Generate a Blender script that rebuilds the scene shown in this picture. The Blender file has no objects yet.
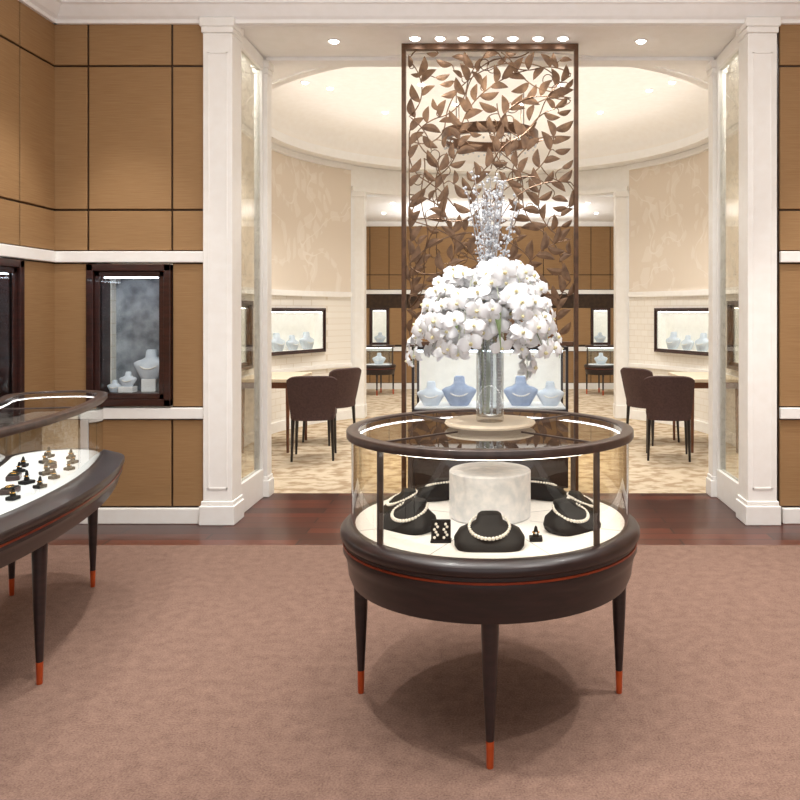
import bpy, bmesh, math, random
from mathutils import Vector, Matrix, Quaternion
random.seed(7)
S = bpy.context.scene
S.view_settings.view_transform = 'Standard'
pi = math.pi

# ------------------------------------------------------------------ materials
def lin(c):
    return tuple(((v/255)/12.92 if v/255 <= .04045 else ((v/255+.055)/1.055)**2.4) for v in c)+(1,)

def base(name, rgb, rough=.5, metal=0, coat=0, spec=.5):
    m = bpy.data.materials.new(name); m.use_nodes = True
    b = m.node_tree.nodes['Principled BSDF']
    b.inputs['Base Color'].default_value = lin(rgb)
    b.inputs['Roughness'].default_value = rough
    b.inputs['Metallic'].default_value = metal
    b.inputs['Coat Weight'].default_value = coat
    b.inputs['Specular IOR Level'].default_value = spec
    return m, m.node_tree, b

def coords(nt, scale=(1,1,1)):
    tc = nt.nodes.new('ShaderNodeTexCoord'); mp = nt.nodes.new('ShaderNodeMapping')
    mp.inputs['Scale'].default_value = scale
    nt.links.new(tc.outputs['Object'], mp.inputs['Vector'])
    return mp.outputs['Vector']

def mth(nt, op, x, y=None, clamp=False):
    q = nt.nodes.new('ShaderNodeMath'); q.operation = op; q.use_clamp = clamp
    for i, k in enumerate((x, y)):
        if k is None: continue
        if isinstance(k, (int, float)): q.inputs[i].default_value = k
        else: nt.links.new(k, q.inputs[i])
    return q.outputs[0]

def noisy(name, a, b2, scale=(5,5,5), rough=.5, metal=0, coat=0, nscale=3, detail=5, bump=0, lo=.35, hi=.65, spec=.5):
    m, nt, b = base(name, a, rough, metal, coat, spec)
    v = coords(nt, scale)
    n = nt.nodes.new('ShaderNodeTexNoise'); n.inputs['Scale'].default_value = nscale; n.inputs['Detail'].default_value = detail
    nt.links.new(v, n.inputs['Vector'])
    r = nt.nodes.new('ShaderNodeValToRGB')
    r.color_ramp.elements[0].color = lin(a); r.color_ramp.elements[1].color = lin(b2)
    r.color_ramp.elements[0].position = lo; r.color_ramp.elements[1].position = hi
    nt.links.new(n.outputs['Fac'], r.inputs['Fac']); nt.links.new(r.outputs['Color'], b.inputs['Base Color'])
    if bump:
        bp = nt.nodes.new('ShaderNodeBump'); bp.inputs['Strength'].default_value = bump; bp.inputs['Distance'].default_value = .01
        nt.links.new(n.outputs['Fac'], bp.inputs['Height']); nt.links.new(bp.outputs['Normal'], b.inputs['Normal'])
    return m

def emit(name, rgb, s):
    m = bpy.data.materials.new(name); m.use_nodes = True; nt = m.node_tree
    nt.nodes.clear(); e = nt.nodes.new('ShaderNodeEmission'); o = nt.nodes.new('ShaderNodeOutputMaterial')
    e.inputs[0].default_value = lin(rgb); e.inputs[1].default_value = s
    nt.links.new(e.outputs[0], o.inputs[0]); return m

def thin_glass(name, tint=(250,252,252), edge=.7, base_refl=.04, pattern=None):
    m = bpy.data.materials.new(name); m.use_nodes = True; nt = m.node_tree; nt.nodes.clear()
    o = nt.nodes.new('ShaderNodeOutputMaterial'); mx = nt.nodes.new('ShaderNodeMixShader')
    t = nt.nodes.new('ShaderNodeBsdfTransparent'); g = nt.nodes.new('ShaderNodeBsdfGlossy')
    t.inputs[0].default_value = lin(tint); g.inputs['Roughness'].default_value = .02
    lw = nt.nodes.new('ShaderNodeLayerWeight'); lw.inputs[0].default_value = .5
    f = mth(nt, 'ADD', mth(nt, 'MULTIPLY', mth(nt, 'POWER', lw.outputs['Facing'], 4.0), edge), base_refl)
    nt.links.new(f, mx.inputs[0])
    nt.links.new(t.outputs[0], mx.inputs[1]); nt.links.new(g.outputs[0], mx.inputs[2])
    if pattern:
        d = nt.nodes.new('ShaderNodeBsdfDiffuse'); d.inputs[0].default_value = lin(pattern)
        v = coords(nt); n = nt.nodes.new('ShaderNodeTexNoise'); n.inputs['Scale'].default_value = 6; n.inputs['Detail'].default_value = 2
        nt.links.new(v, n.inputs['Vector'])
        k = mth(nt, 'SUBTRACT', 1.0, mth(nt, 'MULTIPLY', mth(nt, 'ABSOLUTE', mth(nt, 'SUBTRACT', n.outputs['Fac'], .5)), 30.0), True)
        k = mth(nt, 'ADD', mth(nt, 'MULTIPLY', k, .12), .005)
        m2 = nt.nodes.new('ShaderNodeMixShader'); nt.links.new(k, m2.inputs[0]); nt.links.new(mx.outputs[0], m2.inputs[1]); nt.links.new(d.outputs[0], m2.inputs[2])
        nt.links.new(m2.outputs[0], o.inputs[0])
    else: nt.links.new(mx.outputs[0], o.inputs[0])
    return m

def wallpaper(name, a, b2):
    m, nt, b = base(name, a, .7)
    v = coords(nt)
    n = nt.nodes.new('ShaderNodeTexNoise'); n.inputs['Scale'].default_value = 1.7; n.inputs['Detail'].default_value = 1.2
    nt.links.new(v, n.inputs['Vector'])
    ab = mth(nt, 'ABSOLUTE', mth(nt, 'SUBTRACT', n.outputs['Fac'], .5))
    line = mth(nt, 'LESS_THAN', ab, .005)
    vo = nt.nodes.new('ShaderNodeTexVoronoi'); vo.inputs['Scale'].default_value = 7; nt.links.new(coords(nt, (1,1,.5)), vo.inputs['Vector'])
    vo.feature = 'DISTANCE_TO_EDGE'
    leaf = mth(nt, 'GREATER_THAN', vo.outputs['Distance'], .12)
    near = mth(nt, 'LESS_THAN', ab, .06)
    fac = mth(nt, 'MULTIPLY', mth(nt, 'MAXIMUM', line, mth(nt, 'MULTIPLY', leaf, mth(nt, 'MULTIPLY', near, .6))), .65)
    mx = nt.nodes.new('ShaderNodeMixRGB'); mx.inputs[1].default_value = lin(a); mx.inputs[2].default_value = lin(b2)
    nt.links.new(fac, mx.inputs[0]); nt.links.new(mx.outputs[0], b.inputs['Base Color'])
    return m

def floorwood():
    m, nt, b = base('dark_plank_wood', (70,30,20), .30, 0, .12, .4)
    v = coords(nt)
    br = nt.nodes.new('ShaderNodeTexBrick'); br.inputs['Scale'].default_value = 1
    br.inputs['Brick Width'].default_value = 1.2; br.inputs['Row Height'].default_value = .13; br.inputs['Mortar Size'].default_value = .006
    br.inputs['Color1'].default_value = lin((116,54,34)); br.inputs['Color2'].default_value = lin((72,32,22)); br.inputs['Mortar'].default_value = lin((20,10,7))
    nt.links.new(v, br.inputs['Vector'])
    v2 = coords(nt, (2, 30, 1)); n = nt.nodes.new('ShaderNodeTexNoise'); n.inputs['Scale'].default_value = 2; nt.links.new(v2, n.inputs['Vector'])
    mx = nt.nodes.new('ShaderNodeMixRGB'); mx.blend_type = 'MULTIPLY'; mx.inputs[0].default_value = .7
    nt.links.new(br.outputs['Color'], mx.inputs[1]); nt.links.new(n.outputs['Fac'], mx.inputs[2]); nt.links.new(mx.outputs[0], b.inputs['Base Color'])
    return m

def carpetmat():
    m, nt, b = base('taupe_carpet', (150,124,114), 1, 0, 0, .03)
    v = coords(nt)
    n1 = nt.nodes.new('ShaderNodeTexNoise'); n1.inputs['Scale'].default_value = 150; n1.inputs['Detail'].default_value = 2; nt.links.new(v, n1.inputs['Vector'])
    n2 = nt.nodes.new('ShaderNodeTexNoise'); n2.inputs['Scale'].default_value = 18; n2.inputs['Detail'].default_value = 6; n2.inputs['Roughness'].default_value = .65; nt.links.new(v, n2.inputs['Vector'])
    f = mth(nt, 'ADD', mth(nt, 'MULTIPLY', n1.outputs['Fac'], .6), mth(nt, 'MULTIPLY', n2.outputs['Fac'], .4))
    r = nt.nodes.new('ShaderNodeValToRGB'); r.color_ramp.elements[0].position = .33; r.color_ramp.elements[1].position = .67
    r.color_ramp.elements[0].color = lin((104,82,73)); r.color_ramp.elements[1].color = lin((144,117,104))
    nt.links.new(f, r.inputs['Fac']); nt.links.new(r.outputs['Color'], b.inputs['Base Color'])
    bp = nt.nodes.new('ShaderNodeBump'); bp.inputs['Strength'].default_value = .35; bp.inputs['Distance'].default_value = .005
    nt.links.new(n1.outputs['Fac'], bp.inputs['Height']); nt.links.new(bp.outputs['Normal'], b.inputs['Normal'])
    return m

def brickwall(name, c1, c2, mort, bw, rh):
    m, nt, b = base(name, c1, .6)
    tc = nt.nodes.new('ShaderNodeTexCoord'); sp = nt.nodes.new('ShaderNodeSeparateXYZ'); cb = nt.nodes.new('ShaderNodeCombineXYZ')
    nt.links.new(tc.outputs['Object'], sp.inputs[0])
    nt.links.new(mth(nt, 'SUBTRACT', sp.outputs[0], sp.outputs[1]), cb.inputs[0]); nt.links.new(sp.outputs[2], cb.inputs[1])
    br = nt.nodes.new('ShaderNodeTexBrick'); br.inputs['Scale'].default_value = 1; br.inputs['Brick Width'].default_value = bw; br.inputs['Row Height'].default_value = rh
    br.inputs['Mortar Size'].default_value = .004
    br.inputs['Color1'].default_value = lin(c1); br.inputs['Color2'].default_value = lin(c2); br.inputs['Mortar'].default_value = lin(mort)
    nt.links.new(cb.outputs[0], br.inputs['Vector']); nt.links.new(br.outputs['Color'], b.inputs['Base Color'])
    return m

M = {}
M['cream'] = noisy('cream_paint', (248,247,244), (245,243,239), rough=.45)
M['white'] = noisy('white_plaster', (250,249,248), (247,246,244), rough=.7)
M['ceil'] = noisy('ceiling_paint', (248,244,238), (245,240,233), rough=.8)
M['tan'] = noisy('tan_woven_panel', (162,128,89), (148,114,77), (1.5,1.5,90), rough=.65, nscale=4, bump=.12, spec=.3)
M['groove'] = noisy('bronze_groove', (66,46,28), (50,34,20), rough=.4, metal=.3)
M['mahog'] = noisy('mahogany', (62,29,23), (42,20,16), (3,3,20), rough=.28, coat=.3)
M['wood'] = noisy('espresso_wood', (44,28,28), (30,20,20), (4,4,20), rough=.34, coat=.15)
M['rim'] = noisy('dark_taupe_wood', (76,60,54), (56,44,40), (8,8,8), rough=.34, metal=.1, coat=.12)
M['copper'] = noisy('copper', (205,92,45), (180,75,35), rough=.3, metal=.4)
M['inlay'] = noisy('copper_inlay', (150,62,32), (120,45,24), rough=.3, metal=.4)
M['deck'] = noisy('white_leather', (248,248,249), (242,242,244), rough=.5, nscale=20)
M['seam'] = noisy('grey_seam', (190,190,194), (180,180,184), rough=.6)
M['drum'] = noisy('white_embossed', (246,246,250), (222,226,232), rough=.5, nscale=6, bump=.4)
M['black'] = noisy('black_velvet', (8,8,11), (16,16,19), rough=.6, spec=.3)
M['greybust'] = noisy('pale_grey_leather', (222,229,238), (202,211,224), rough=.5)
M['bluebust'] = noisy('blue_grey_velvet', (172,184,208), (146,160,188), rough=.6)
M['pearl'] = noisy('pearl', (250,247,242), (240,236,230), rough=.15, coat=.6)
M['gold'] = noisy('gold', (230,180,90), (210,160,70), rough=.2, metal=1)
M['carpet'] = carpetmat()
M['carpet2'] = noisy('beige_pattern_carpet', (206,190,166), (170,148,122), (1,1.3,1), rough=1, nscale=7, detail=7, lo=.45, hi=.6, spec=.05)
M['plank'] = floorwood()
M['paper'] = wallpaper('floral_wallpaper', (228,216,201), (243,236,227))
M['wains'] = brickwall('cream_quilted_panel', (244,240,232), (240,235,226), (228,220,206), .16, .08)
M['bronze'] = noisy('bronze_leaf_metal', (124,95,70), (90,66,47), (6,6,6), rough=.36, metal=.4)
M['bronzed'] = noisy('dark_bronze_metal', (100,70,49), (76,52,36), (6,6,6), rough=.35, metal=.4)
M['glass'] = thin_glass('clear_glass', tint=(243,249,248), edge=1.2, base_refl=.07)
M['nglass'] = thin_glass('niche_glass', edge=.5, base_refl=.025)
M['amberglass'] = thin_glass('warm_tinted_glass', tint=(252,246,232), edge=1.4, base_refl=.05)
M['topglass'] = thin_glass('top_glass', (243,242,241), edge=.9, base_refl=.18)
M['antique'] = thin_glass('etched_glass', (246,246,242), .25, .10, pattern=(238,230,214))
M['vaseglass'] = thin_glass('vase_glass', (250,252,253), .9, .08)
M['petal'] = noisy('white_petal', (240,241,243), (230,231,234), rough=.55)
M['lip'] = noisy('orchid_lip', (220,206,140), (232,226,200), rough=.5)
M['green'] = noisy('stem_pale_green', (206,212,194), (182,192,166), rough=.5)
M['leafgreen'] = noisy('leaf_green', (128,146,98), (100,122,72), rough=.5)
M['crystal'] = noisy('crystal_bead', (226,230,236), (200,206,215), rough=.08, coat=1)
M['slate'] = noisy('grey_stone_backdrop', (184,190,198), (118,124,132), (1,1,1), rough=.7, nscale=9, detail=8)
M['chairfab'] = noisy('brown_upholstery', (78,53,50), (62,42,40), rough=.75, nscale=12)
M['blackwood'] = noisy('black_lacquer', (24,18,17), (34,26,24), rough=.3)
M['desk'] = noisy('ivory_desk_leather', (232,216,190), (220,204,178), rough=.4)
M['deskleg'] = noisy('walnut_desk_wood', (120,72,44), (96,56,34), rough=.4)
M['lamp'] = emit('downlight_glow', (255,250,242), 30)
M['led'] = emit('led_strip_glow', (255,253,250), 12)
M['ledcool'] = emit('cool_led_glow', (232,242,255), 13)
M['lit'] = noisy('glowing_white_backdrop', (240,236,228), (232,228,220), rough=.6)
b = M['lit'].node_tree.nodes['Principled BSDF']; b.inputs['Emission Color'].default_value = lin((245,238,224)); b.inputs['Emission Strength'].default_value = .3  # backdrop is no lamp; weak emission in its material adds interior brightness
M['chrome'] = noisy('satin_steel', (225,228,232), (205,208,212), rough=.25, metal=.6)

# ------------------------------------------------------------------ mesh builder
class MB:
    def __init__(s): s.bm = bmesh.new(); s.mats = []
    def mi(s, m):
        if m not in s.mats: s.mats.append(m)
        return s.mats.index(m)
    def box(s, a, b, m, bev=0):
        t = bmesh.new(); bmesh.ops.create_cube(t, size=1)
        c = [(a[i]+b[i])/2 for i in range(3)]; d = [abs(b[i]-a[i]) for i in range(3)]
        for v in t.verts: v.co = Vector((c[0]+v.co.x*d[0], c[1]+v.co.y*d[1], c[2]+v.co.z*d[2]))
        if bev: bmesh.ops.bevel(t, geom=t.edges[:], offset=min(bev, min(d)*.45), segments=3, affect='EDGES', profile=.5)
        s.merge(t, m); return s
    def merge(s, t, m, mat4=None):
        mp = {}
        for v in t.verts:
            mp[v] = s.bm.verts.new(mat4 @ v.co if mat4 else v.co)
        i = s.mi(m)
        for f in t.faces:
            try: nf = s.bm.faces.new([mp[v] for v in f.verts]); nf.material_index = i
            except ValueError: pass
        t.free()
    def loft(s, loops, m, closed_ring=True, cap0=False, cap1=False, cyc=False):
        i = s.mi(m)
        L = [[s.bm.verts.new(p) for p in lp] for lp in loops]
        n = len(L[0]); rng = range(len(L)) if cyc else range(len(L)-1)
        for a in rng:
            A, B = L[a], L[(a+1) % len(L)]
            for k in range(n if closed_ring else n-1):
                try: f = s.bm.faces.new((A[k], A[(k+1) % n], B[(k+1) % n], B[k])); f.material_index = i
                except ValueError: pass
        if cap0: s.bm.faces.new(L[0][::-1]).material_index = i
        if cap1: s.bm.faces.new(L[-1]).material_index = i
        return s
    def lathe(s, prof, m, c=(0,0,0), seg=24, cap0=True, cap1=True):
        loops = [[(c[0]+r*math.cos(2*pi*k/seg), c[1]+r*math.sin(2*pi*k/seg), c[2]+z) for k in range(seg)] for r, z in prof]
        return s.loft(loops, m, cap0=cap0, cap1=cap1)
    def sphere(s, c, r, m, sub=1):
        t = bmesh.new(); bmesh.ops.create_icosphere(t, subdivisions=sub, radius=r)
        s.merge(t, m, Matrix.Translation(c)); return s
    def tube(s, pts, r, m, seg=6):
        loops = []
        pts = [Vector(p) for p in pts]
        for i, p in enumerate(pts):
            d = (pts[min(i+1, len(pts)-1)]-pts[max(i-1, 0)]).normalized()
            u = d.cross(Vector((0,0,1)) if abs(d.z) < .9 else Vector((0,1,0))).normalized(); w = d.cross(u)
            rr = r[i] if isinstance(r, list) else r
            loops.append([tuple(p+u*rr*math.cos(2*pi*k/seg)+w*rr*math.sin(2*pi*k/seg)) for k in range(seg)])
        return s.loft(loops, m, cap0=True, cap1=True)
    def obj(s, name, parent=None, loc=(0,0,0), rot=(0,0,0), smooth=False, **kw):
        bmesh.ops.recalc_face_normals(s.bm, faces=s.bm.faces[:])
        me = bpy.data.meshes.new(name); s.bm.to_mesh(me); s.bm.free()
        for m in s.mats: me.materials.append(m)
        if smooth:
            for p in me.polygons: p.use_smooth = True
            me.set_sharp_from_angle(angle=math.radians(40))
        o = bpy.data.objects.new(name, me); S.collection.objects.link(o)
        o.location = loc; o.rotation_euler = rot
        if parent: o.parent = parent
        for k, v in kw.items(): o[k] = v
        return o

def empty(name, loc, label, category, rot=0, **kw):
    e = bpy.data.objects.new(name, None); S.collection.objects.link(e)
    e.location = loc; e.rotation_euler = (0,0,rot); e.empty_display_size = .1
    e['label'] = label; e['category'] = category
    for k, v in kw.items(): e[k] = v
    return e

def copy_tree(root, loc, rot=None, **kw):
    n = root.copy(); S.collection.objects.link(n); n.location = loc
    if rot is not None: n.rotation_euler = (0,0,rot)
    for k, v in kw.items(): n[k] = v
    def rec(src, dst):
        for c in list(src.children):
            q = c.copy(); S.collection.objects.link(q); q.parent = dst; rec(c, q)
    rec(root, n); return n

def sbox(name, a, b, m, bev=0):
    return MB().box(a, b, m, bev).obj(name, kind='structure')

# ------------------------------------------------------------------ shell
YW = 5.32; XS = 2.97; ZC = 3.55
sbox('floor_carpet', (-3.3,-1.6,-.1), (3.3,4.82,0), M['carpet'])
sbox('floor_wood', (-3.3,4.82,-.1), (3.3,6.2,0), M['plank'])
sbox('floor_inner', (-3.3,6.2,-.1), (3.3,11.4,0), M['carpet2'])
sbox('floor_far', (-3.3,11.4,-.1), (3.3,14.8,0), M['carpet2'])
sbox('ceiling_front', (-3.3,-1.6,ZC), (3.3,YW,ZC+.1), M['ceil'])
ROWS = [(.11,.71),(.79,1.775),(1.855,2.136),(2.136,3.118),(3.118,3.42)]
def panel_wall(name, us, mapf, skip=(), rows=ROWS, top=ZC):
    mb = MB(); g = .007
    def bx(u0,u1,d0,d1,z0,z1,m,bev=0):
        a = mapf(u0,d0,z0); b = mapf(u1,d1,z1)
        mb.box([min(a[i],b[i]) for i in range(3)], [max(a[i],b[i]) for i in range(3)], m, bev)
    nicheR = rows[1]
    for ci in range(len(us)-1):
        u0, u1 = us[ci], us[ci+1]
        if ci in skip:
            bx(u0,u1,.012,.12,0,nicheR[0],M['groove']); bx(u0,u1,.012,.12,nicheR[1],top,M['groove'])
        else: bx(u0,u1,.012,.12,0,top,M['groove'])
        for ri,(z0,z1) in enumerate(rows):
            if ci in skip and ri == 1: continue
            bx(u0+g,u1-g,0,.02,z0+g,z1-g,M['tan'],.004)
    return mb.obj(name, kind='structure')
panel_wall('wall_back_left', [-3.04,-2.742,-2.169,-1.93], lambda u,d,z:(u,YW+d,z), skip=(1,))
panel_wall('wall_back_right', [1.97,2.169,2.742,3.04], lambda u,d,z:(u,YW+d,z))
panel_wall('wall_left', [-1.6,-.6,.4,1.4,2.4,3.4,4.25,4.93,YW+.05], lambda u,d,z:(-XS-d,u,z), skip=(6,))
panel_wall('wall_right', [-1.6,-.6,.4,1.4,2.4,3.4,4.25,4.93,YW+.05], lambda u,d,z:(XS+d,u,z))
n = 0
for (z0,z1,pr) in ((.712,.788,.022),(1.777,1.853,.022)):
    for a,b in (((-XS,YW-pr,z0),(-1.944,YW+.01,z1)), ((1.975,YW-pr,z0),(XS,YW+.01,z1)), ((-XS-.01,-1.6,z0),(-XS+pr,YW-pr,z1)), ((XS-pr,-1.6,z0),(XS+.01,YW-pr,z1))):
        n += 1; sbox('trim_%d'%n, a, b, M['cream'], .006)
for nm,a,b in (('baseboard_back_left',(-XS,YW-.025,0),(-1.96,YW+.01,.105)),('baseboard_back_right',(1.99,YW-.025,0),(XS,YW+.01,.105)),
               ('baseboard_left',(-XS-.01,-1.6,0),(-XS+.025,YW-.025,.105)),('baseboard_right',(XS-.025,-1.6,0),(XS+.01,YW-.025,.105))):
    sbox(nm,a,b,M['cream'],.006)
crown = [(0,3.40),(-.025,3.40),(-.025,3.425),(-.05,3.44),(-.10,3.50),(-.12,3.505),(-.12,3.53),(-.15,3.535),(-.15,ZC),(0,ZC)]
MB().loft([[(x,YW+p[0],p[1]) for p in crown] for x in (-XS,XS)], M['white'], cap0=True, cap1=True).obj('trim_20', kind='structure')
MB().loft([[(-XS-p[0],y,p[1]) for p in crown] for y in (-1.6,YW)], M['white'], cap0=True, cap1=True).obj('trim_21', kind='structure')
MB().loft([[(XS+p[0],y,p[1]) for p in crown] for y in (-1.6,YW)], M['white'], cap0=True, cap1=True).obj('trim_22', kind='structure')
sbox('ceiling_soffit', (-3.0,YW,3.43), (3.0,6.2,3.66), M['white'])
for i,(a,b) in enumerate((((-1.75,YW+.03,3.405),(1.75,YW+.10,3.43)), ((-1.75,6.08,3.40),(1.75,6.24,3.43)))):
    sbox('trim_%d'%(30+i), a, b, M['white'], .006)
def column(name, x0,x1,y0,y1,zt,lab):
    cx,cy = (x0+x1)/2,(y0+y1)/2; w,d = (x1-x0)/2,(y1-y0)/2
    e = empty(name,(cx,cy,0),lab,'column',group='cream columns of the opening')
    mb = MB(); mb.box((-w,-d,.16),(w,d,zt-.1),M['cream'],.006)
    if w > .08:
        z0,z1=.24,3.2
        mb.box((-w*.66,-d-.005,z0),(-w*.58,-d+.01,z1),M['cream']); mb.box((w*.58,-d-.005,z0),(w*.66,-d+.01,z1),M['cream'])
        mb.box((-w*.66,-d-.005,z0),(w*.66,-d+.01,z0+.01),M['cream']); mb.box((-w*.66,-d-.005,z1-.01),(w*.66,-d+.01,z1),M['cream'])
    mb.obj('shaft',e)
    MB().box((-w-.02,-d-.025,0),(w+.02,d,.13),M['cream'],.006).box((-w-.01,-d-.012,.13),(w+.01,d,.16),M['cream'],.006).obj('plinth',e)
    MB().box((-w-.008,-d-.012,zt-.1),(w+.008,d,zt-.06),M['cream'],.005).box((-w-.018,-d-.022,zt-.06),(w+.018,d,zt),M['cream'],.006).obj('capital',e)
for sx in (-1,1):
    xs = sorted((sx*1.944,sx*1.745)); column('column',xs[0],xs[1],YW-.04,YW+.16,3.43,'cream panelled square column beside the opening')
    xs = sorted((sx*1.84,sx*1.735)); column('column',xs[0],xs[1],6.08,6.2,3.40,'slim cream column at the inner edge of the opening')
    e = empty('glass_partition',(sx*1.79,5.79,0),'tall etched glass partition in a cream frame between columns','partition',group='glass side partitions')
    MB().box((-.005,-.26,.22),(.005,.26,3.32),M['antique']).obj('glass_pane',e)
    mb = MB()
    for a,b in (((-.03,-.3,.0),(.03,.28,.22)),((-.03,-.3,3.32),(.03,.28,3.42)),((-.025,-.3,.22),(.025,-.26,3.32)),((-.025,.26,.22),(.025,.285,3.32))):
        mb.box(a,b,M['cream'],.005)
    mb.obj('frame',e)

# inner round room
C = (0,8.7); RI = 2.65; PE = 45.3
def spt(side, s):
    if s <= 8.7: return (side*RI, s), (-side, 0)
    ph = pi/2-(s-8.7)/RI
    return (side*RI*math.sin(ph), C[1]+RI*math.cos(ph)), (-side*math.sin(ph), -math.cos(ph))
SEND = 8.7+RI*math.radians(90-PE)
N1 = (8.7+RI*math.radians(10.2), 8.7+RI*math.radians(35.2)); N2 = (7.72, 8.58)
def ss(a,b):
    k=max(1,int(math.ceil((b-a)/.11))); return [a+(b-a)*i/k for i in range(k+1)]
def sweep_add(mb, side, s0, s1, d0, d1, z0, z1, m):
    loops=[]
    for s in ss(s0,s1):
        p,q=spt(side,s)
        a=(p[0]+q[0]*d1,p[1]+q[1]*d1); b=(p[0]+q[0]*d0,p[1]+q[1]*d0)
        loops.append([(a[0],a[1],z0),(a[0],a[1],z1),(b[0],b[1],z1),(b[0],b[1],z0)])
    mb.loft(loops,m,cap0=True,cap1=True)
NZ1=(.92,1.49); NZ2=(.82,1.56)
for side,nm in ((-1,'left'),(1,'right')):
    S0=5.46
    def sw(name,d0,d1,z0,z1,m):
        mb=MB(); sweep_add(mb,side,S0,SEND,d0,d1,z0,z1,m); mb.obj(name,kind='structure')
    sw('wall_round_%s'%nm,-.1,0,1.70,3.43,M['paper'])
    mb=MB()
    for z0,z1,ex in ((0,NZ2[0],[]),(NZ2[0],NZ1[0],[N2]),(NZ1[0],NZ1[1],[N2,N1]),(NZ1[1],NZ2[1],[N2]),(NZ2[1],1.64,[])):
        s=S0
        for a,b2 in ex: sweep_add(mb,side,s,a,-.1,0,z0,z1,M['wains']); s=b2
        sweep_add(mb,side,s,SEND,-.1,0,z0,z1,M['wains'])
    mb.obj('wall_wainscot_%s'%nm,kind='structure')
    k=0 if side<0 else 1
    sw('trim_%d'%(40+k),-.1,.03,1.64,1.71,M['cream'])
    sw('trim_%d'%(42+k),-.001,.03,.70,.75,M['cream'])
    sw('trim_%d'%(46+k),-.001,.05,3.36,3.43,M['white'])
    sw('baseboard_round_%s'%nm,-.001,.025,0,.12,M['cream'])
def lint(name,d0,d1,z0,z1,m):
    loops=[]
    for k in range(21):
        ph=math.radians(-PE+2*PE*k/20); q=(-math.sin(ph),-math.cos(ph)); p=(RI*math.sin(ph),C[1]+RI*math.cos(ph))
        a=(p[0]+q[0]*d1,p[1]+q[1]*d1); b=(p[0]+q[0]*d0,p[1]+q[1]*d0)
        loops.append([(a[0],a[1],z0),(a[0],a[1],z1),(b[0],b[1],z1),(b[0],b[1],z0)])
    MB().loft(loops,m,cap0=True,cap1=True).obj(name,kind='structure')
lint('wall_lintel',-.12,0,3.12,3.43,M['cream']); lint('trim_44',-.14,.05,3.08,3.14,M['cream'])
for sx in (-1,1):
    e = empty('pilaster',(sx*1.785,10.66,0),'cream fluted pilaster flanking the rear opening','column',group='rear pilasters')
    MB().box((-.08,-.09,.18),(.08,.1,3.0),M['cream'],.006).box((-.05,-.1,.3),(-.03,-.085,2.9),M['cream']).box((.03,-.1,.3),(.05,-.085,2.9),M['cream']).obj('shaft',e)
    MB().box((-.09,-.11,0),(.09,.1,.18),M['cream'],.008).obj('plinth',e)
    MB().box((-.09,-.11,3.0),(.09,.1,3.08),M['cream'],.008).obj('capital',e)
RT = 2.5; N = 96; CT=8.5
def outer(th):
    dx,dy = math.cos(th),math.sin(th); t=1e9
    for lim,d,o in ((3.0,dx,0),(-3.0,dx,0),(11.6,dy,CT),(5.8,dy,CT)):
        if abs(d)>1e-6:
            tt=(lim-o)/d
            if tt>0: t=min(t,tt)
    return (dx*t,CT+dy*t)
mb=MB()
ths=[2*pi*k/N for k in range(N)]
inn=[(RT*math.cos(t),CT+RT*math.sin(t)) for t in ths]; out=[outer(t) for t in ths]
lip=[((RT+.13)*math.cos(t),CT+(RT+.13)*math.sin(t)) for t in ths]
mb.loft([[(x,y,3.435) for x,y in out],[(x,y,3.435) for x,y in inn],[(x,y,3.53) for x,y in inn]],M['white'])
cv=[]
for j in range(9):
    a=pi/2*j/8; rr=RT+.13-.45*(1-math.cos(a)); cv.append([(rr*math.cos(t),CT+rr*math.sin(t),3.60+.24*math.sin(a)) for t in ths])
mb.loft([[(x,y,3.53) for x,y in inn],[(x,y,3.53) for x,y in lip]]+cv,M['ceil'],cap1=True)
o=mb.obj('ceiling_tray',kind='structure',smooth=True)
mb=MB(); mb.loft([[((RT+o_)*math.cos(t),CT+(RT+o_)*math.sin(t),z) for t in ths] for o_,z in ((-.02,3.42),(-.02,3.45),(.06,3.45),(.06,3.42))],M['white'],cyc=True)
mb.obj('trim_45',kind='structure')
panel_wall('wall_far', [-2.9,-2.25,-1.89,-1.0,0,1.0,1.89,2.25,2.9], lambda u,d,z:(u,14.6+d,z), skip=(1,6), rows=[(.11,.71),(.82,1.52),(1.855,2.136),(2.136,3.1)], top=3.12)
sbox('wall_far_left',(-3.0,11.0,0),(-2.9,14.6,3.12),M['cream']); sbox('wall_far_right',(2.9,11.0,0),(3.0,14.6,3.12),M['cream'])
sbox('ceiling_far',(-3.0,11.35,3.12),(3.0,14.8,3.2),M['white'])
sbox('trim_50',(-2.9,14.57,1.777),(2.9,14.6,1.853),M['cream']); sbox('trim_51',(-2.9,14.57,.712),(2.9,14.6,.788),M['cream'])
sbox('trim_52',(-2.9,14.5,3.04),(2.9,14.6,3.12),M['white'])
sbox('baseboard_far',(-2.9,14.575,0),(2.9,14.6,.11),M['cream'])
sbox('wall_far_header_left',(-2.9,11.36,0),(-2.0,11.44,3.12),M['cream']); sbox('wall_far_header_right',(2.0,11.36,0),(2.9,11.44,3.12),M['cream'])

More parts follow.
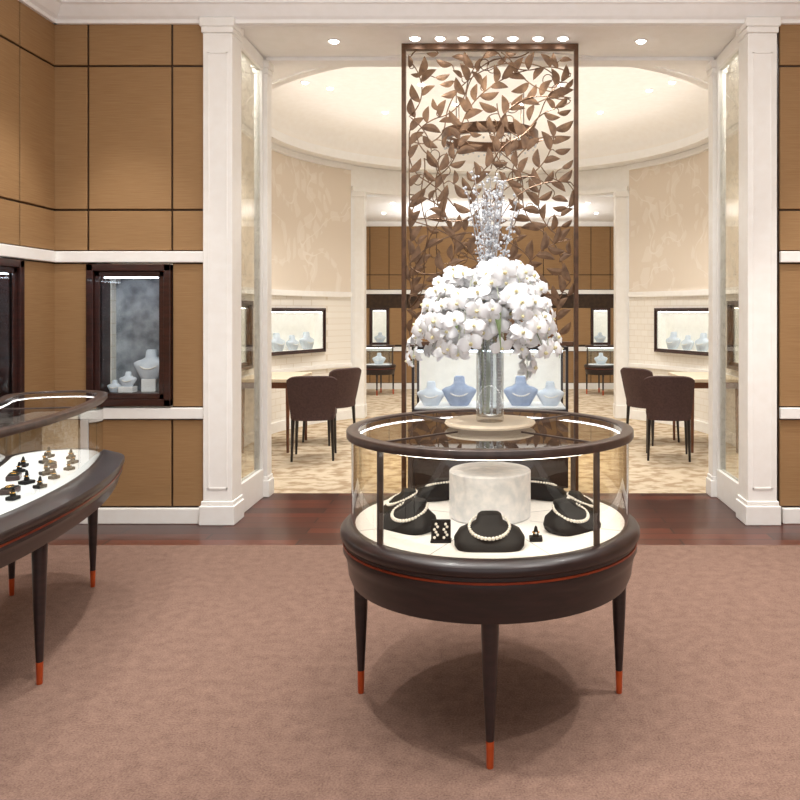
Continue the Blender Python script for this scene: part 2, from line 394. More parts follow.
# ------------------------------------------------------------------ busts & jewels
def sgn(v): return 1 if v>=0 else -1
def bust_mesh(mat, h=1.0, flat=False):
    if flat: sec=[(0,.102,.06),(.010,.110,.062),(.026,.112,.054),(.048,.096,.044),(.060,.066,.036),(.070,.044,.031),(.088,.038,.028),(.093,.030,.024)]; lean=.6; ex=.55
    else: sec=[(0,.052,.034),(.008,.058,.038),(.045,.080,.044),(.075,.098,.046),(.09,.1,.042),(.102,.082,.038),(.112,.050,.034),(.124,.034,.030),(.160,.030,.027),(.168,.023,.021)]; lean=.10; ex=.85
    mb=MB(); loops=[]
    for z,a,b in sec:
        lp=[]
        for k in range(28):
            c,s=math.cos(2*pi*k/28),math.sin(2*pi*k/28)
            lp.append((a*h*sgn(c)*abs(c)**ex, b*h*sgn(s)*abs(s)**ex+lean*z*h, z*h))
        loops.append(lp)
    mb.loft(loops,mat,cap0=True,cap1=True)
    return mb
def necklace_mesh(h=1.0, flat=False, n=34):
    mb=MB()
    for k in range(n):
        t=2*pi*k/n; c=(1+math.cos(t))/2
        if flat: z=.084-.048*c; y=.084-.126*c**.9; x=.064*math.sin(t)
        else: z=.128-.070*c; y=.040-.088*c**.9; x=.058*math.sin(t)
        mb.sphere((x*h,y*h,z*h),.005*(1+.35*c)*(1.1 if flat else h**.5),M['pearl'],1)
    return mb
def jewel_bust(x,y,z,rot,mat,label,h=1.0,flat=False,group='necklace busts',pg='pearl necklaces'):
    bust_mesh(mat,h,flat).obj('necklace_bust',loc=(x,y,z),rot=(0,0,rot),smooth=True,label=label,category='jewelry display',group=group)
    necklace_mesh(h,flat).obj('pearl_necklace',loc=(x,y,z),rot=(0,0,rot),smooth=True,label='white pearl necklace draped on a display bust',category='necklace',group=pg)
def ring_stand(x,y,z,rot,label='small black ring stand with a gold ring',big=1):
    e=empty('ring_stand',(x,y,z),label,'jewelry display',rot,group='small ring stands')
    MB().box((-.022*big,-.018*big,0),(.022*big,.018*big,.014),M['black'],.003).lathe([(.012,.014),(.008,.03*big),(.005,.045*big),(.001,.05*big)],M['black'],seg=10).obj('stand',e)
    mb=MB(); mb.loft([[((.0115+.0016*math.cos(b))*math.cos(a),(.0115+.0016*math.cos(b))*math.sin(a),.028*big+.0016*math.sin(b)) for a in [2*pi*i/18 for i in range(18)]] for b in [2*pi*j/6 for j in range(6)]],M['gold'],cyc=True)
    mb.sphere((0,-.013,.028*big),.0045,M['crystal'],1); mb.obj('ring',e,smooth=True)
    return e

# ------------------------------------------------------------------ showcase builder
def make_case(name, loc, label, outl, zt, zb, leg_pts, post_pts, spokes=(), legr=.026, group=None, gi=0, rt=.04, sg='glass', ap=1.0, rin=0, seams=0):
    e=empty(name,loc,label,'display case')
    if group: e['group']=group
    L=lambda prof,g=0:[[(x,y,z) for x,y in outl(o,g)] for o,z in prof]
    MB().loft(L([(.038,zt-rt),(.022+rin,zt-rt+.001),(.020+rin,zt-rt+.004),(.020+rin,zt-.004),(.022+rin,zt-.001),(.025+rin,zt),(.062,zt),(.065,zt-.002),(.065,zt-rt+.004),(.06,zt-rt)],gi),M['rim'],cyc=True).obj('top_rim',e,smooth=True)
    MB().loft(L([(.064,zt-.005)],gi),M['topglass'],cap0=True).obj('top_glass',e)
    MB().loft(L([(.04,zb),(.04,zt-rt)],gi),M[sg]).obj('side_glass',e,smooth=True)
    MB().loft(L([(.048,zt-rt-.001),(.064,zt-rt-.001),(.064,zt-rt-.005),(.048,zt-rt-.005)],gi),M['led'],cyc=True).obj('light_strip',e,label='white light strip under the rim')
    mb=MB().loft(L([(.05,zb-.01),(.05,zb+.001)],gi),M['deck'],cap0=True,cap1=True)
    for k in range(seams):
        a=2*pi*(k+.5)/seams; d=Vector((math.cos(a),math.sin(a),0)); q=Vector((-d.y,d.x,0))*.0015
        mb.loft([[tuple(d*r-q+Vector((0,0,zb+.0005))),tuple(d*r+q+Vector((0,0,zb+.0005))),tuple(d*r+q+Vector((0,0,zb+.0016))),tuple(d*r-q+Vector((0,0,zb+.0016)))] for r in (.16,.50)],M['seam'],cap0=True,cap1=True)
    mb.obj('display_deck',e,label='white padded display deck')
    a=L([(.055,zb+.001),(.036,zb+.004)],gi); b2=L([(.028,zb+.002),(.014,zb-.004)],gi*.45)
    MB().loft(a+b2+L([(.003,zb-.014),(.0,zb-.020),(.0,zb-.036),(.006,zb-.044),(.012,zb-.048),(.012,zb-.060),(.06,zb-.062)]),M['wood']).obj('base_moulding',e,smooth=True)
    MB().loft(L([(.03,zb-.06),(.009,zb-.061),(.009,zb-.068),(.03,zb-.069)]),M['inlay'],cyc=True).obj('inlay_band',e,label='copper inlay band')
    q=lambda z:zb-.07-(z-.07)*ap
    mb=MB(); mb.loft(L([(.03,zb-.069),(.012,zb-.07),(.010,q(.085)),(.020,q(.10)),(.024,q(.115)),(.030,q(.15)),(.040,q(.17)),(.06,q(.172))]),M['wood'],cap1=True); mb.obj('apron',e,smooth=True)
    for (x,y) in post_pts:
        MB().box((x-.010,y-.010,zb),(x+.010,y+.010,zt-rt+.005),M['rim'],.002).obj('post',e)
    for a,b in spokes:
        a=Vector((*a,0));b=Vector((*b,0)); d=(b-a).normalized(); q2=Vector((-d.y,d.x,0))*.005
        MB().loft([[tuple(p-q2+Vector((0,0,zt-.02))),tuple(p+q2+Vector((0,0,zt-.02))),tuple(p+q2+Vector((0,0,zt-.002))),tuple(p-q2+Vector((0,0,zt-.002)))] for p in (a,b)],M['rim'],cap0=True,cap1=True).obj('top_bar',e)
    for (x,y) in leg_pts:
        lg=MB().lathe([(.013,.085),(legr*.8,.3),(legr,zb-.18),(legr*1.1,zb-.10)],M['wood'],c=(x,y,0),seg=14).obj('leg',e,smooth=True)
        MB().lathe([(.0105,0),(.0115,.003),(.0135,.086)],M['copper'],c=(x,y,0),seg=14).obj('foot_cap',lg,smooth=True,label='copper foot cap')
    return e
def circ(R,n=72): return lambda o,g=0:[((R-o-g)*math.cos(2*pi*k/n),(R-o-g)*math.sin(2*pi*k/n)) for k in range(n)]
cy=2.95
posts=[(.508*math.sin(math.radians(a)),-.508*math.cos(math.radians(a))) for a in (-46,44,136,-138)]
ZT=1.01
main=make_case('round_showcase',(0,cy,0),'round glass-topped dark wood jewelry showcase on tapered legs',circ(.557),ZT,.665,
   [(0,-.485),(-.488,0),(.488,0),(0,.485)],posts,spokes=[((p[0]*.33,p[1]*.33),(p[0]*.95,p[1]*.95)) for p in posts],rt=.030,sg='amberglass',ap=1.3,rin=.002,seams=8,legr=.030)
MB().lathe([(.15,0),(.155,.004),(.155,.17),(.15,.175)],M['drum'],seg=40).obj('display_drum',loc=(0,cy+.02,.667),smooth=True,label='white embossed cylindrical riser inside the round showcase',category='display riser')
DZ=.667
bl='black velvet necklace bust with pearls on white deck'
for x,y,a,h in ((-.002,2.57,0,1.05),(-.30,2.79,-38,1.0),(-.36,3.02,-78,.9),(.30,2.78,40,1.0),(.37,3.0,80,.85),(-.21,3.25,-155,.95),(.22,3.26,155,.95)):
    jewel_bust(x,y,DZ,math.radians(a),M['black'],bl,h,True)
e=empty('earring_stand',(-.165,2.62,DZ),'black earring card with pearl clusters on deck','jewelry display')
MB().box((-.035,-.012,0),(.035,.03,.006),M['black'],.002).box((-.033,.0,.004),(.033,.01,.075),M['black'],.003).obj('card',e)
for sx in (-1,1):
    mb=MB()
    for k in range(6): mb.sphere((sx*.016+.006*math.sin(k*2.1),-.006,.062-.009*k),.0055,M['pearl'],1)
    mb.obj('earring',e,smooth=True)
ring_stand(.155,2.64,DZ,0,'small black ring stand on white deck')
CA=(-5.0,2.85)
def arc_outline(o, g=0, Ro=3.325, Ri=2.72, a0=-30, a1=27.8, rc=.31):
    Rm=3.0; u0=math.radians(a0)*Rm+o+g*.3; u1=math.radians(a1)*Rm-o*.8; r0=Ri+o+g*.3; r1=Ro-o-g; rc=max(.03,rc-o*.6-g*.8)
    pts=[]
    def cor(cu,cr,s,rr):
        for k in range(11):
            t=s+pi/2*k/10; pts.append((cu+rr*math.cos(t),cr+rr*math.sin(t)))
    NL=30; rb=rc*.7
    for k in range(1,NL): pts.append((u0+rb+(u1-rb-u0-rb)*k/NL,r0))
    cor(u1-rb,r0+rb,-pi/2,rb); cor(u1-rc,r1-rc,0,rc)
    for k in range(1,NL): pts.append((u1-rc-(u1-u0-rc-rb)*k/NL,r1))
    cor(u0+rb,r1-rb,pi/2,rb); cor(u0+rb,r0+rb,pi,rb)
    return [(r*math.cos(u/Rm),r*math.sin(u/Rm)) for u,r in pts]
def pol(r,a): a=math.radians(a); return (r*math.cos(a),r*math.sin(a))
ZL=1.015; ZBL=.695
make_case('curved_showcase',(CA[0],CA[1],0),'long curved glass-topped dark wood jewelry counter on tapered legs',arc_outline,ZL,ZBL,
   [pol(3.26,3),pol(3.17,23),pol(2.80,23.5),pol(2.80,3),pol(3.26,-24),pol(2.80,-24)],[],spokes=[(pol(2.82,12),pol(3.19,12)),(pol(2.82,-8),pol(3.19,-8))],legr=.028,gi=.065,rt=.030,ap=.85)
random.seed(11)
for r,a,k,s in ((3.10,1,0,1.2),(3.02,2.8,1,1),(3.12,4.4,0,1.0),(2.95,5.0,0,1.2),(3.05,6.6,1,1),(3.13,8.2,0,1.0),(2.93,8.4,0,1.1),(3.04,10,0,1.2),(3.12,11.6,0,.9),(2.95,12,1,1),(3.06,13.6,0,1.3),(3.13,15.2,0,.9),(2.92,15.2,0,1.0),(3.03,16.8,1,1),(3.11,18.4,0,1.0),(2.98,19.4,0,1.1),(3.08,21,0,1.0),(2.90,18,0,1.0),(2.97,22.6,0,1.1)):
    x,y=pol(r,a); x+=CA[0]; y+=CA[1]
    if k==0: ring_stand(x,y,ZBL+.002,math.radians(a+60+random.uniform(-25,25)),'small black ring stand on white deck',s)
    else:
        q=empty('jewelry_tray',(x,y,ZBL+.002),'small dark wood tray with a gold bracelet','jewelry display',math.radians(a+90+random.uniform(-20,20)),group='small jewelry trays')
        MB().box((-.038,-.027,0),(.038,.027,.022),M['mahog'],.004).box((-.033,-.022,.020),(.033,.022,.026),M['black'],.003).obj('tray',q)
        mb=MB(); mb.loft([[((.018+.002*math.cos(b))*1.2*math.cos(t),(.018+.002*math.cos(b))*math.sin(t)*.8,.029+.002*math.sin(b)) for t in [2*pi*i/20 for i in range(20)]] for b in [2*pi*j_/6 for j_ in range(6)]],M['gold'],cyc=True)
        mb.obj('bracelet',q,smooth=True)
fc=make_case('round_showcase',(-1.95,13.7,0),'small round glass showcase on slender dark legs',circ(.30,32),.86,.52,[(0,-.25),(-.25,0),(.25,0),(0,.25)],[(-.25,-.1),(.25,-.1)],group='far room showcases',legr=.02)
copy_tree(fc,(1.95,13.7,0))
for sx in (-1,1):
    jewel_bust(sx*1.95,13.7,.522,0,M['greybust'],'pale grey necklace bust inside small showcase',1.2,False,'far busts')

# ------------------------------------------------------------------ wall display niches
def niche(loc, rot, w, h, depth, fw, back_m, busts, label, led='ledcool', proud=.03):
    frame_m=M['mahog']
    e=empty('display_niche',loc,label,'display niche',rot)
    mb=MB(); a=w/2
    for k,(o,y0) in enumerate(((0,-proud),(fw*.55,-proud*.35))):
        f=fw*.55 if k==0 else fw*.45
        mb.box((-a+o,y0,o),(-a+o+f,.02,h-o),frame_m,.004); mb.box((a-o-f,y0,o),(a-o,.02,h-o),frame_m,.004)
        mb.box((-a+o,y0,o),(a-o,.02,o+f),frame_m,.004); mb.box((-a+o,y0,h-o-f),(a-o,.02,h-o),frame_m,.004)
    mb.obj('frame',e)
    i=fw
    MB().box((-a+i-.01,depth-.01,i-.01),(a-i+.01,depth,h-i+.01),back_m).obj('backdrop',e)
    mb=MB(); lm=back_m if back_m is M['lit'] else frame_m
    mb.box((-a+i-.015,0.0,i-.015),(-a+i,depth,h-i+.015),lm); mb.box((a-i,0,i-.015),(a-i+.015,depth,h-i+.015),lm)
    mb.box((-a+i,0,h-i),(a-i,depth,h-i+.015),frame_m); mb.box((-a+i,0,i-.015),(a-i,depth,i),lm)
    mb.obj('case_lining',e)
    MB().box((-a+i,-.002,i),(a-i,.0,h-i),M['nglass']).obj('glass_door',e)
    MB().box((-a+i+.02,.01,h-i-.008),(a-i-.02,.03,h-i-.001),M[led]).obj('light_strip',e)
    R=Matrix.Rotation(rot,4,'Z')
    for bx,by,bz,s in busts:
        p=Vector(loc)+R@Vector((bx,by,i+bz))
        if bz>0:
            MB().box((-.05,-.04,0),(.05,.04,bz),M['deck'],.004).obj('display_riser',loc=Vector(loc)+R@Vector((bx,by,i+.0005)),rot=(0,0,rot),label='white block riser inside the wall niche',category='display riser',group='niche risers')
        jewel_bust(p.x,p.y,p.z+.001,rot,M['greybust'],'pale necklace bust with pearls inside the wall niche',s,False,'niche busts','niche necklaces')
    return e
lb='mahogany-framed lit wall niche with grey stone backdrop'
niche((-2.4555,YW,.80),0,.573,.965,.22,.085,M['slate'],[(.085,.13,.09,1.2),(-.05,.075,.04,.6),(-.145,.08,0,.5)],lb)
niche((-XS,4.59,.80),math.radians(90),.68,.965,.22,.085,M['slate'],[(.1,.12,.1,1.4),(-.15,.07,.0,.9)],lb)
for side in (-1,1):
    d=RI*math.cos(math.radians(12.5)); ph=math.radians(90-22.7)
    niche((side*d*math.sin(ph),C[1]+d*math.cos(ph),.92),-side*ph,1.15,.57,.15,.045,M['lit'],[(-.30,.075,0,1.3),(.30,.075,0,1.3),(0,.075,0,1.1)],'wide mahogany-framed lit wall display with white backdrop','led',proud=.02)
    niche((side*RI,8.15,.82),-side*pi/2,.86,.74,.17,.075,M['lit'],[(.0,.085,0,1.6)],'dark framed lit wall display on the curved wall','led',proud=.05)
    niche((side*2.07,14.6,.82),0,.36,.70,.14,.05,M['lit'],[(0,.07,0,1.1)],'small mahogany-framed lit niche on the far wall','led',proud=.02)

# ------------------------------------------------------------------ leaf screen
YSC=5.80
e=empty('leaf_screen',(0,YSC,0),'tall bronze openwork screen of vines and leaves','screen')
mb=MB()
for sx in (-1,1): mb.box((sx*.64-.016,-.025,0),(sx*.64+.016,.025,3.43),M['bronzed'],.004)
mb.box((-.625,-.025,3.385),(.625,.025,3.43),M['bronzed'],.004); mb.box((-.62,-.02,1.19),(.62,.02,1.22),M['bronzed'],.003)
mb.obj('frame',e)
random.seed(5)
mb=MB(); leaves=[]; spts=[]
def leaf(x,z,ang,L,W,tilt):
    n=8; dx,dz=math.cos(ang),math.sin(ang); nx,nz=-dz,dx
    i=mb.mi(M['bronze']); V=[]; cs=random.choice((-.12,.12))
    for k in range(n+1):
        t=k/n; w=W*math.sin(pi*t**.85)**.85 if 0<t<1 else 0
        cur=cs*L*math.sin(pi*t); cx=x+dx*L*t+nx*cur; cz=z+dz*L*t+nz*cur
        V.append((mb.bm.verts.new((cx+nx*w*.5,tilt*w,cz+nz*w*.5)) ,mb.bm.verts.new((cx,-.002,cz)),mb.bm.verts.new((cx-nx*w*.5,-tilt*w,cz-nz*w*.5))))
    for k in range(n):
        a,b=V[k],V[k+1]
        for p,q in ((0,1),(1,2)):
            f=mb.bm.faces.new((a[p],a[q],b[q],b[p])); f.material_index=i
def free(x,z,ang,L,d=.057):
    for t in (.25,.6,.92):
        px,pz=x+math.cos(ang)*L*t,z+math.sin(ang)*L*t
        if abs(px)>.615 or not 1.235<pz<3.38: return False
        dd=(d*(.7 if t<.5 else 1))**2
        for a,b in leaves:
            if (px-a)**2+(pz-b)**2<dd: return False
    return True
def addleaf(x,z,ang,L,W):
    for t in (.35,.6,.8): leaves.append((x+math.cos(ang)*L*t,z+math.sin(ang)*L*t))
    leaf(x,z,ang,L,W,random.uniform(-.05,.05))
for s in range(22):
    x=-.58+1.16*((s*0.618)%1); z=1.23 if s<8 else 1.25+1.95*(((s-8)/14)); ang=pi/2+random.uniform(-.9,.9); cur=0
    pts=[]
    for k in range(66):
        pts.append((x,.004*math.sin(s),z)); spts.append((x,z))
        if k%12==0: cur=random.choice((-1,1))*random.uniform(1.8,4.6)
        ang+=cur*.026; ang+=(pi/2-ang)*.02
        nx_,nz_=x+math.cos(ang)*.026,z+math.sin(ang)*.026
        if abs(nx_)>.60: ang=pi-ang; nx_=max(-.6,min(.6,nx_))
        x,z=nx_,nz_
        if z>3.375 or z<1.22: break
        if k%2==0:
            for sd in (1,-1):
                la=ang+sd*random.uniform(.5,1.1); L=random.uniform(.12,.16)
                if free(x,z,la,L): addleaf(x,z,la,L,L*.40); break
    if len(pts)>3: mb.tube(pts,.0048,M['bronze'],5)
for _ in range(16000):
    x=random.uniform(-.6,.6); z=random.uniform(1.24,3.37); L=random.uniform(.09,.135); la=random.uniform(-.3,pi+.3)
    if not free(x,z,la,L,.053): continue
    q=min(spts,key=lambda p:(p[0]-x)**2+(p[1]-z)**2); dq=math.hypot(q[0]-x,q[1]-z)
    if dq>.24: continue
    pts=[]
    for k in range(7):
        t=k/6; o=.3*math.sin(pi*t); pts.append((q[0]+(x-q[0])*t-(z-q[1])*o,0,q[1]+(z-q[1])*t+(x-q[0])*o))
    if dq>.02: mb.tube(pts,.0034,M['bronze'],4)
    addleaf(x,z,la,L,L*.40)
for _ in range(60):
    x,z=random.choice(spts)
    if abs(x)>.5: continue
    a0=random.uniform(0,2*pi); sd=random.choice((-1,1)); pts=[]; px,pz=x,z
    for k in range(22):
        pts.append((px,.006,pz)); a0+=sd*(.10+.018*k); px+=math.cos(a0)*.013; pz+=math.sin(a0)*.013
        px=max(-.61,min(.61,px)); pz=max(1.23,min(3.37,pz))
    mb.tube(pts,.0034,M['bronze'],4)
o=mb.obj('leaf_lattice',e)
sm=o.modifiers.new('thick','SOLIDIFY'); sm.thickness=.002
# display cabinet
e=empty('glass_cabinet',(0,6.12,0),'rectangular glass jewelry cabinet with lit interior behind the screen','display case')
w=.595; d0,d1=-.2,.25
MB().box((-w,d0,.10),(w,d1,.70),M['wood'],.008).obj('body',e)
for x in (-w+.05,w-.05):
    for y in (d0+.05,d1-.05): MB().lathe([(.015,0),(.022,.12)],M['wood'],c=(x,y,0),seg=10).obj('leg',e)
mb=MB()
for x in (-w+.01,w-.01):
    for y in (d0+.01,d1-.01): mb.box((x-.01,y-.01,.70),(x+.01,y+.01,1.16),M['wood'])
for y in (d0+.01,d1-.01): mb.box((-w,y-.01,1.15),(w,y+.01,1.175),M['wood'],.003)
for x in (-w+.01,w-.01): mb.box((x-.01,d0,1.15),(x+.01,d1,1.175),M['wood'],.003)
mb.obj('frame',e)
MB().box((-w+.02,d0+.004,.70),(w-.02,d0+.008,1.15),M['nglass']).box((-w+.02,d0+.02,1.160),(w-.02,d1-.02,1.166),M['nglass']).obj('glass_panes',e)
MB().box((-w+.02,d1-.03,.70),(w-.02,d1-.02,1.15),M['lit']).obj('backdrop',e)
MB().box((-w+.02,d0+.02,.70),(w-.02,d1-.03,.712),M['deck']).obj('display_deck',e)
MB().box((-w+.04,d0+.03,1.135),(w-.04,d0+.05,1.148),M['ledcool']).obj('light_strip',e)
for x,h,k in ((-.46,1.1,'greybust'),(-.24,1.35,'bluebust'),(.24,1.35,'bluebust'),(.47,1.1,'greybust')):
    jewel_bust(x,6.08,.713,0,M[k],'blue-grey necklace bust with pearls inside glass cabinet',h,False,'cabinet busts','cabinet necklaces')

# ------------------------------------------------------------------ ring chandelier
e=empty('ring_chandelier',(0,8.7,3.40),'bronze ring chandelier hung with crystal drops','chandelier')
ring=lambda prof:[[(r*math.cos(2*pi*k/64),r*math.sin(2*pi*k/64),z) for k in range(64)] for r,z in prof]
MB().loft(ring([(.54,-.07),(.54,.04),(.49,.04),(.49,-.07)]),M['bronzed'],cyc=True).obj('ring_band',e,smooth=True)
for k in range(4):
    t=pi/4+k*pi/2; MB().tube([(.51*math.cos(t),.51*math.sin(t),.03),(.51*math.cos(t),.51*math.sin(t),.435)],.005,M['bronzed']).obj('suspension_rod',e)
mb=MB()
for k in range(48):
    t=2*pi*k/48; mb.sphere((.51*math.cos(t),.51*math.sin(t),-.085-.02*(k%3)),.014,M['crystal'],1)
mb.obj('crystal_drops',e,kind='stuff')

# ------------------------------------------------------------------ vase + orchids
ZP=ZT+.002
MB().lathe([(.13,0),(.165,.004),(.172,.012),(.168,.02),(.14,.018),(.0,.016)],M['desk'],seg=56,cap1=False).obj('round_tray',loc=(0,cy,ZP-.001),smooth=True,label='flat round beige tray on the showcase top',category='tray')
ZV=ZP+.016
e=empty('glass_vase',(0,cy,ZV),'tall clear cylindrical glass vase holding white orchids','vase')
MB().lathe([(.05,0),(.052,.004),(.052,.40),(.049,.402),(.048,.02),(.0,.018)],M['vaseglass'],seg=36,cap1=False).obj('vessel',e,smooth=True)
fl=empty('orchid_arrangement',(0,cy,ZV+.022),'full dome of white moth orchids with crystal sprigs in glass vase','flowers')
random.seed(3)
sprays=[]
ns=17
def spray(a,out,top,drop):
    pts=[]
    for j in range(25):
        t=j/24
        if t<.42: u=t/.42; r=.012+.05*u*u; z=.01+(top-.03)*u
        else: u=(t-.42)/.58; r=.062+(out-.062)*math.sin(u*pi/2)**.9; z=top-.02+.06*math.sin(pi*min(1,u*1.6))*(1-u)-drop*u**1.7*1.35
        pts.append(Vector((r*math.cos(a)-.015,r*.9*math.sin(a),z)))
    sprays.append((a,pts))
for k in range(ns):
    a=2*pi*k/ns+random.uniform(-.15,.15)
    side_=abs(math.cos(a))>.5
    spray(a, random.uniform(.17,.24) if k%2 else random.uniform(.25,.30), random.uniform(.44,.57), random.uniform(.12,.23) if side_ else random.uniform(.06,.15))
for k in range(10):
    a=(-pi+pi*k/9)+random.uniform(-.1,.1)
    spray(a, random.uniform(.16,.23), random.uniform(.40,.45), random.uniform(.06,.12) if abs(math.cos(a))>.4 else .05)
for i,(a,pts) in enumerate(sprays):
    MB().tube(pts,.0016,M['green'],5).obj('stem',fl,smooth=True)
mb=MB()
for k in range(7):
    a=2*pi*k/7+.4; L=.17
    loops=[]
    for j in range(7):
        t=j/6; w=.017*math.sin(pi*min(.98,t+.08)); r=.05+L*t; z=.38+.05*math.sin(pi*t)-.12*t*t
        c=Vector((r*math.cos(a),r*math.sin(a),z)); q=Vector((-math.sin(a),math.cos(a),0))*w
        loops.append([tuple(c-q),tuple(c+Vector((0,0,-.004))),tuple(c+q)])
    mb.loft(loops,M['leafgreen'],closed_ring=False)
mb.obj('foliage',fl,kind='stuff')
mb=MB()
for k in range(9):
    a=2*pi*k/9; r=.038
    for j in range(30): mb.sphere((r*math.cos(a),r*math.sin(a),.012+j*.0125),.0062,M['crystal'],1)
mb.obj('crystal_strands',fl,label='clear crystal bead strands inside vase',kind='stuff')
def petal(mb,ang,L,W,lift,T):
    loops=[]
    for j in range(6):
        t=j/5; w=W*(math.sin(pi*min(.97,.08+t*.9))**.7)*.5
        c=Vector((math.cos(ang)*L*t,math.sin(ang)*L*t,lift*t+.009*math.sin(pi*t))); q=Vector((-math.sin(ang),math.cos(ang),0))*w
        loops.append([tuple(T@(c-q-Vector((0,0,.008*t)))),tuple(T@(c+Vector((0,0,.002)))),tuple(T@(c+q-Vector((0,0,.008*t))))])
    mb.loft(loops,M['petal'],closed_ring=False)
def bloom(mb,T):
    for a in (90,215,325): petal(mb,math.radians(a),.042,.028,-.008,T)
    for a in (8,172): petal(mb,math.radians(a),.046,.050,.006,T)
    loops=[]
    for r,z in ((.002,0),(.006,.006),(.007,.011),(.003,.016),(.001,.018)):
        loops.append([tuple(T@Vector((r*math.cos(2*pi*k/8),r*math.sin(2*pi*k/8)-.004,.002+z))) for k in range(8)])
    mb.loft(loops,M['lip'],cap0=True,cap1=True)
mb=MB(); bloom(mb,Matrix.Identity(4))
bloom0=mb.obj('orchid_bloom',fl,smooth=True)
cands=[]
for a,pts in sprays:
    for j in range(9,25):
        u=(j-9)/15
        for sd in (-1,1):
            if (j+sd)%2: continue
            p=pts[j]+Vector((-math.sin(a),math.cos(a),0))*sd*random.uniform(.018,.050)+Vector((0,0,random.uniform(-.02,.02)))
            nrm=Vector((math.cos(a)*(.35+u),math.sin(a)*(.35+u)-.45,1.0-1.0*u))
            cands.append((p,nrm))
random.shuffle(cands); placed=[]; cnt=0; fill=MB(); nf=0; first=True
cands.sort(key=lambda c:c[0].y+random.uniform(-.08,.08))
for p,nrm in cands:
    if any((p-q).length<.039 for q in placed): continue
    placed.append(p)
    nrm=(nrm.normalized()+Vector([random.uniform(-.45,.45) for _ in range(3)])).normalized()
    qt=nrm.to_track_quat('Z','Y')@Quaternion((0,0,1),random.uniform(-.5,.5)); s=random.uniform(.8,1.1)
    if cnt>=98:
        bloom(fill,Matrix.LocRotScale(p,qt,Vector((s,s,s)))); nf+=1
    else:
        o=bloom0 if first else bloom0.copy()
        if not first: S.collection.objects.link(o); o.parent=fl
        first=False
        o.rotation_euler=qt.to_euler(); o.location=p; o.scale=(s,s,s); cnt+=1
if nf: fill.obj('rear_blooms',fl,smooth=True,kind='stuff')
mb=MB()
for k in range(22):
    a=2*pi*k*.38; sp=random.uniform(.015,.07) if k%3 else random.uniform(.07,.11); H=random.uniform(.78,.96)-sp*.9
    pts=[(sp*math.cos(a)*(t/10)**1.3,sp*math.sin(a)*(t/10)**1.3,.3+(H-.3)*t/10) for t in range(11)]
    mb.tube(pts,.0020,M['chrome'],4)
    for t in range(4,11):
        for _ in range(5):
            off=Vector([random.uniform(-.016,.016) for _ in range(3)]); p=Vector(pts[t])+off; mb.sphere(p,random.uniform(.003,.0065),M['crystal'],1)
            mb.tube([pts[t],tuple(p)],.0008,M['chrome'],3)
mb.obj('crystal_sprigs',fl,label='sparkling clear crystal sprigs',kind='stuff')

# ------------------------------------------------------------------ chairs & desks
def chair(loc,rot,label):
    e=empty('upholstered_chair',loc,label,'chair',rot,group='brown upholstered client chairs')
    MB().box((-.21,-.21,.39),(.21,.23,.475),M['chairfab'],.03).obj('seat',e,smooth=True)
    loops=[]; n=19; A=30
    zs=[(.395,.0,.84,0),(.41,.0,.87,0),(.46,.0,.90,0),(.56,-.02,.94,.1),(.70,-.045,.99,.35),(.79,-.06,1.02,.7),(.82,-.068,1.02,.95),(.83,-.066,1.01,1)]
    for iz,(z,yo,sc,dr) in enumerate(zs):
        lp=[]; th=1 if iz<6 else (.85 if iz==6 else .5)
        for inner_ in (0,1):
            rng=range(n) if not inner_ else range(n-1,-1,-1)
            for k in rng:
                u=abs(k-(n-1)/2)/((n-1)/2); t=math.radians(-A+2*A*k/(n-1))
                hw=.019*th*(1 if not inner_ else -1); rr=.42+hw
                lp.append((rr*.535*sc*math.sin(t)/math.sin(math.radians(A)),yo+.19-rr*math.cos(t)+.0,z-.035*dr*u**6))
        loops.append(lp)
    MB().loft(loops,M['chairfab'],cap0=True,cap1=True).obj('backrest',e,smooth=True)
    for x in (-.185,.185):
        for y in (-.18,.19):
            MB().tube([(x*1.06,y*1.12,0),(x,y,.40)],[.011,.019],M['blackwood'],8).obj('leg',e,smooth=True)
    return e
c0=chair((-1.74,7.72,0),math.radians(8),'dark brown upholstered chair with black legs at desk')
copy_tree(c0,(-1.78,8.66,0),math.radians(55))
copy_tree(c0,(1.76,7.72,0),math.radians(-10))
copy_tree(c0,(1.80,8.66,0),math.radians(-55))
def desk(sx):
    e=empty('consultation_desk',(sx*2.30,8.40,0),'ivory topped desk with wooden legs by the curved wall','desk',group='consultation desks')
    MB().box((-.28,-.50,.725),(.28,.45,.76),M['desk'],.006).obj('desk_top',e)
    MB().box((-.25,-.45,.66),(.25,.40,.725),M['deskleg'],.004).obj('apron',e)
    for x in (-.23,.23):
        for y in (-.42,.37): MB().tube([(x,y,0),(x,y,.66)],[.014,.022],M['deskleg'],8).obj('leg',e)
desk(-1); desk(1)
# ------------------------------------------------------------------ downlights
e0=empty('downlight',(0,0,0),'round recessed ceiling downlight, lit','ceiling light',group='recessed downlights')
MB().lathe([(.032,-.006),(.042,-.008),(.048,-.001),(.032,0)],M['white'],seg=20,cap0=False,cap1=False).obj('bezel',e0,smooth=True)
MB().lathe([(.031,-.004),(.027,-.014),(.016,-.020),(.002,-.022)],M['lamp'],seg=20).obj('lamp',e0)
def spot(x,y,z,pw,ang=75,col=(1,.97,.92),sz=.04):
    l=bpy.data.lights.new('spot','SPOT'); l.energy=pw; l.spot_size=math.radians(ang); l.spot_blend=.7; l.shadow_soft_size=sz; l.color=col
    o=bpy.data.objects.new('spot_lamp',l); S.collection.objects.link(o); o.location=(x,y,z)
first=True
def dl(x,y,z,pw,ang=75):
    global first
    if first: e0.location=(x,y,z); first=False
    else: copy_tree(e0,(x,y,z))
    if pw: spot(x,y,z-.06,pw,ang)
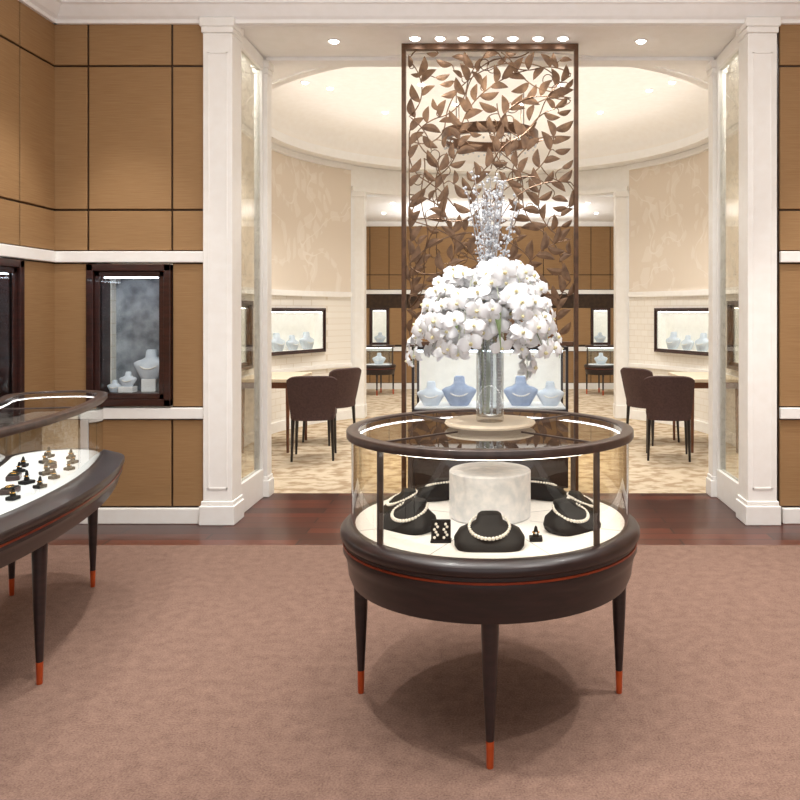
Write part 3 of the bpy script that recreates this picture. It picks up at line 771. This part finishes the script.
for px in (334,415,440,463,488,513,538,563,641):
    yy=5.66 if 400<px<580 else 5.72; dl((px-490)*yy/780,yy,3.43,36 if px in (334,641,440,488,538) else 0,80)
for px,py in ((330,88),(649,90),(305,82),(672,82),(421,84),(560,84),(520,104),(455,104),(385,112),(600,112)):
    Y=780*(3.84-1.44)/(312-py)
    x=(px-490)*Y/780
    if x*x+(Y-CT)**2<2.15**2: dl(x,Y,3.84,68,95)
for x,y,pw in ((-2.45,4.75,95),(-1.3,4.2,175),(1.5,4.3,175),(2.5,4.7,170),(-2.45,3.0,95),(0,2.4,55),(1.7,2.9,210),(-.9,2.3,150),(1.2,1.5,175)):
    dl(x,y,ZC,pw,66)
for x,y in ((-1.8,13.2),(0,13.2),(1.8,13.2),(-1.5,12),(1.5,12)):
    dl(x,y,3.12,62,110)

# ------------------------------------------------------------------ lights
def area(x,y,z,sx,sy,pw,col,rot=(0,0,0),shape='RECTANGLE'):
    l=bpy.data.lights.new('area','AREA'); l.shape=shape; l.size=sx; l.energy=pw; l.color=col
    if shape=='RECTANGLE': l.size_y=sy
    o=bpy.data.objects.new('unseen_area_lamp',l); S.collection.objects.link(o); o.location=(x,y,z); o.rotation_euler=rot
area(0,2.3,3.53,4.5,3.6,120,(1,1,.99))  # added broad fill out of view, standing in for ceiling downlights
area(0,3.0,3.0,4.5,3.0,48,(1,1,.99),(pi,0,0))  # added uplight hanging free and unseen, brightens front ceiling and crown
area(0,CT,3.50,4.6,4.6,32,(1,.98,.945),(pi,0,0),'DISK')  # unseen upward disc standing in for the tray's cove lighting
area(0,12.9,2.6,3,1.6,38,(1,.99,.98),(pi,0,0))  # added uplight without a fixture, lifts the dark far ceiling
for sx in (-1,1): area(sx*2.2,6.2,3.4,.6,.8,24,(1,.99,.97))  # added hidden fill behind the partitions, lights the side walls through the glass
w=bpy.data.worlds.new('world'); S.world=w; w.use_nodes=True
w.node_tree.nodes['Background'].inputs[0].default_value=(.99,.99,1,1); w.node_tree.nodes['Background'].inputs[1].default_value=1.12

cam=bpy.data.cameras.new('camera'); co=bpy.data.objects.new('camera',cam); S.collection.objects.link(co)
co.location=(0,0,1.44); co.rotation_euler=(pi/2,0,0)
cam.sensor_width=36; cam.lens=780/800*36; cam.shift_x=-90/800; cam.shift_y=-88/800; cam.clip_start=.05
S.camera=co
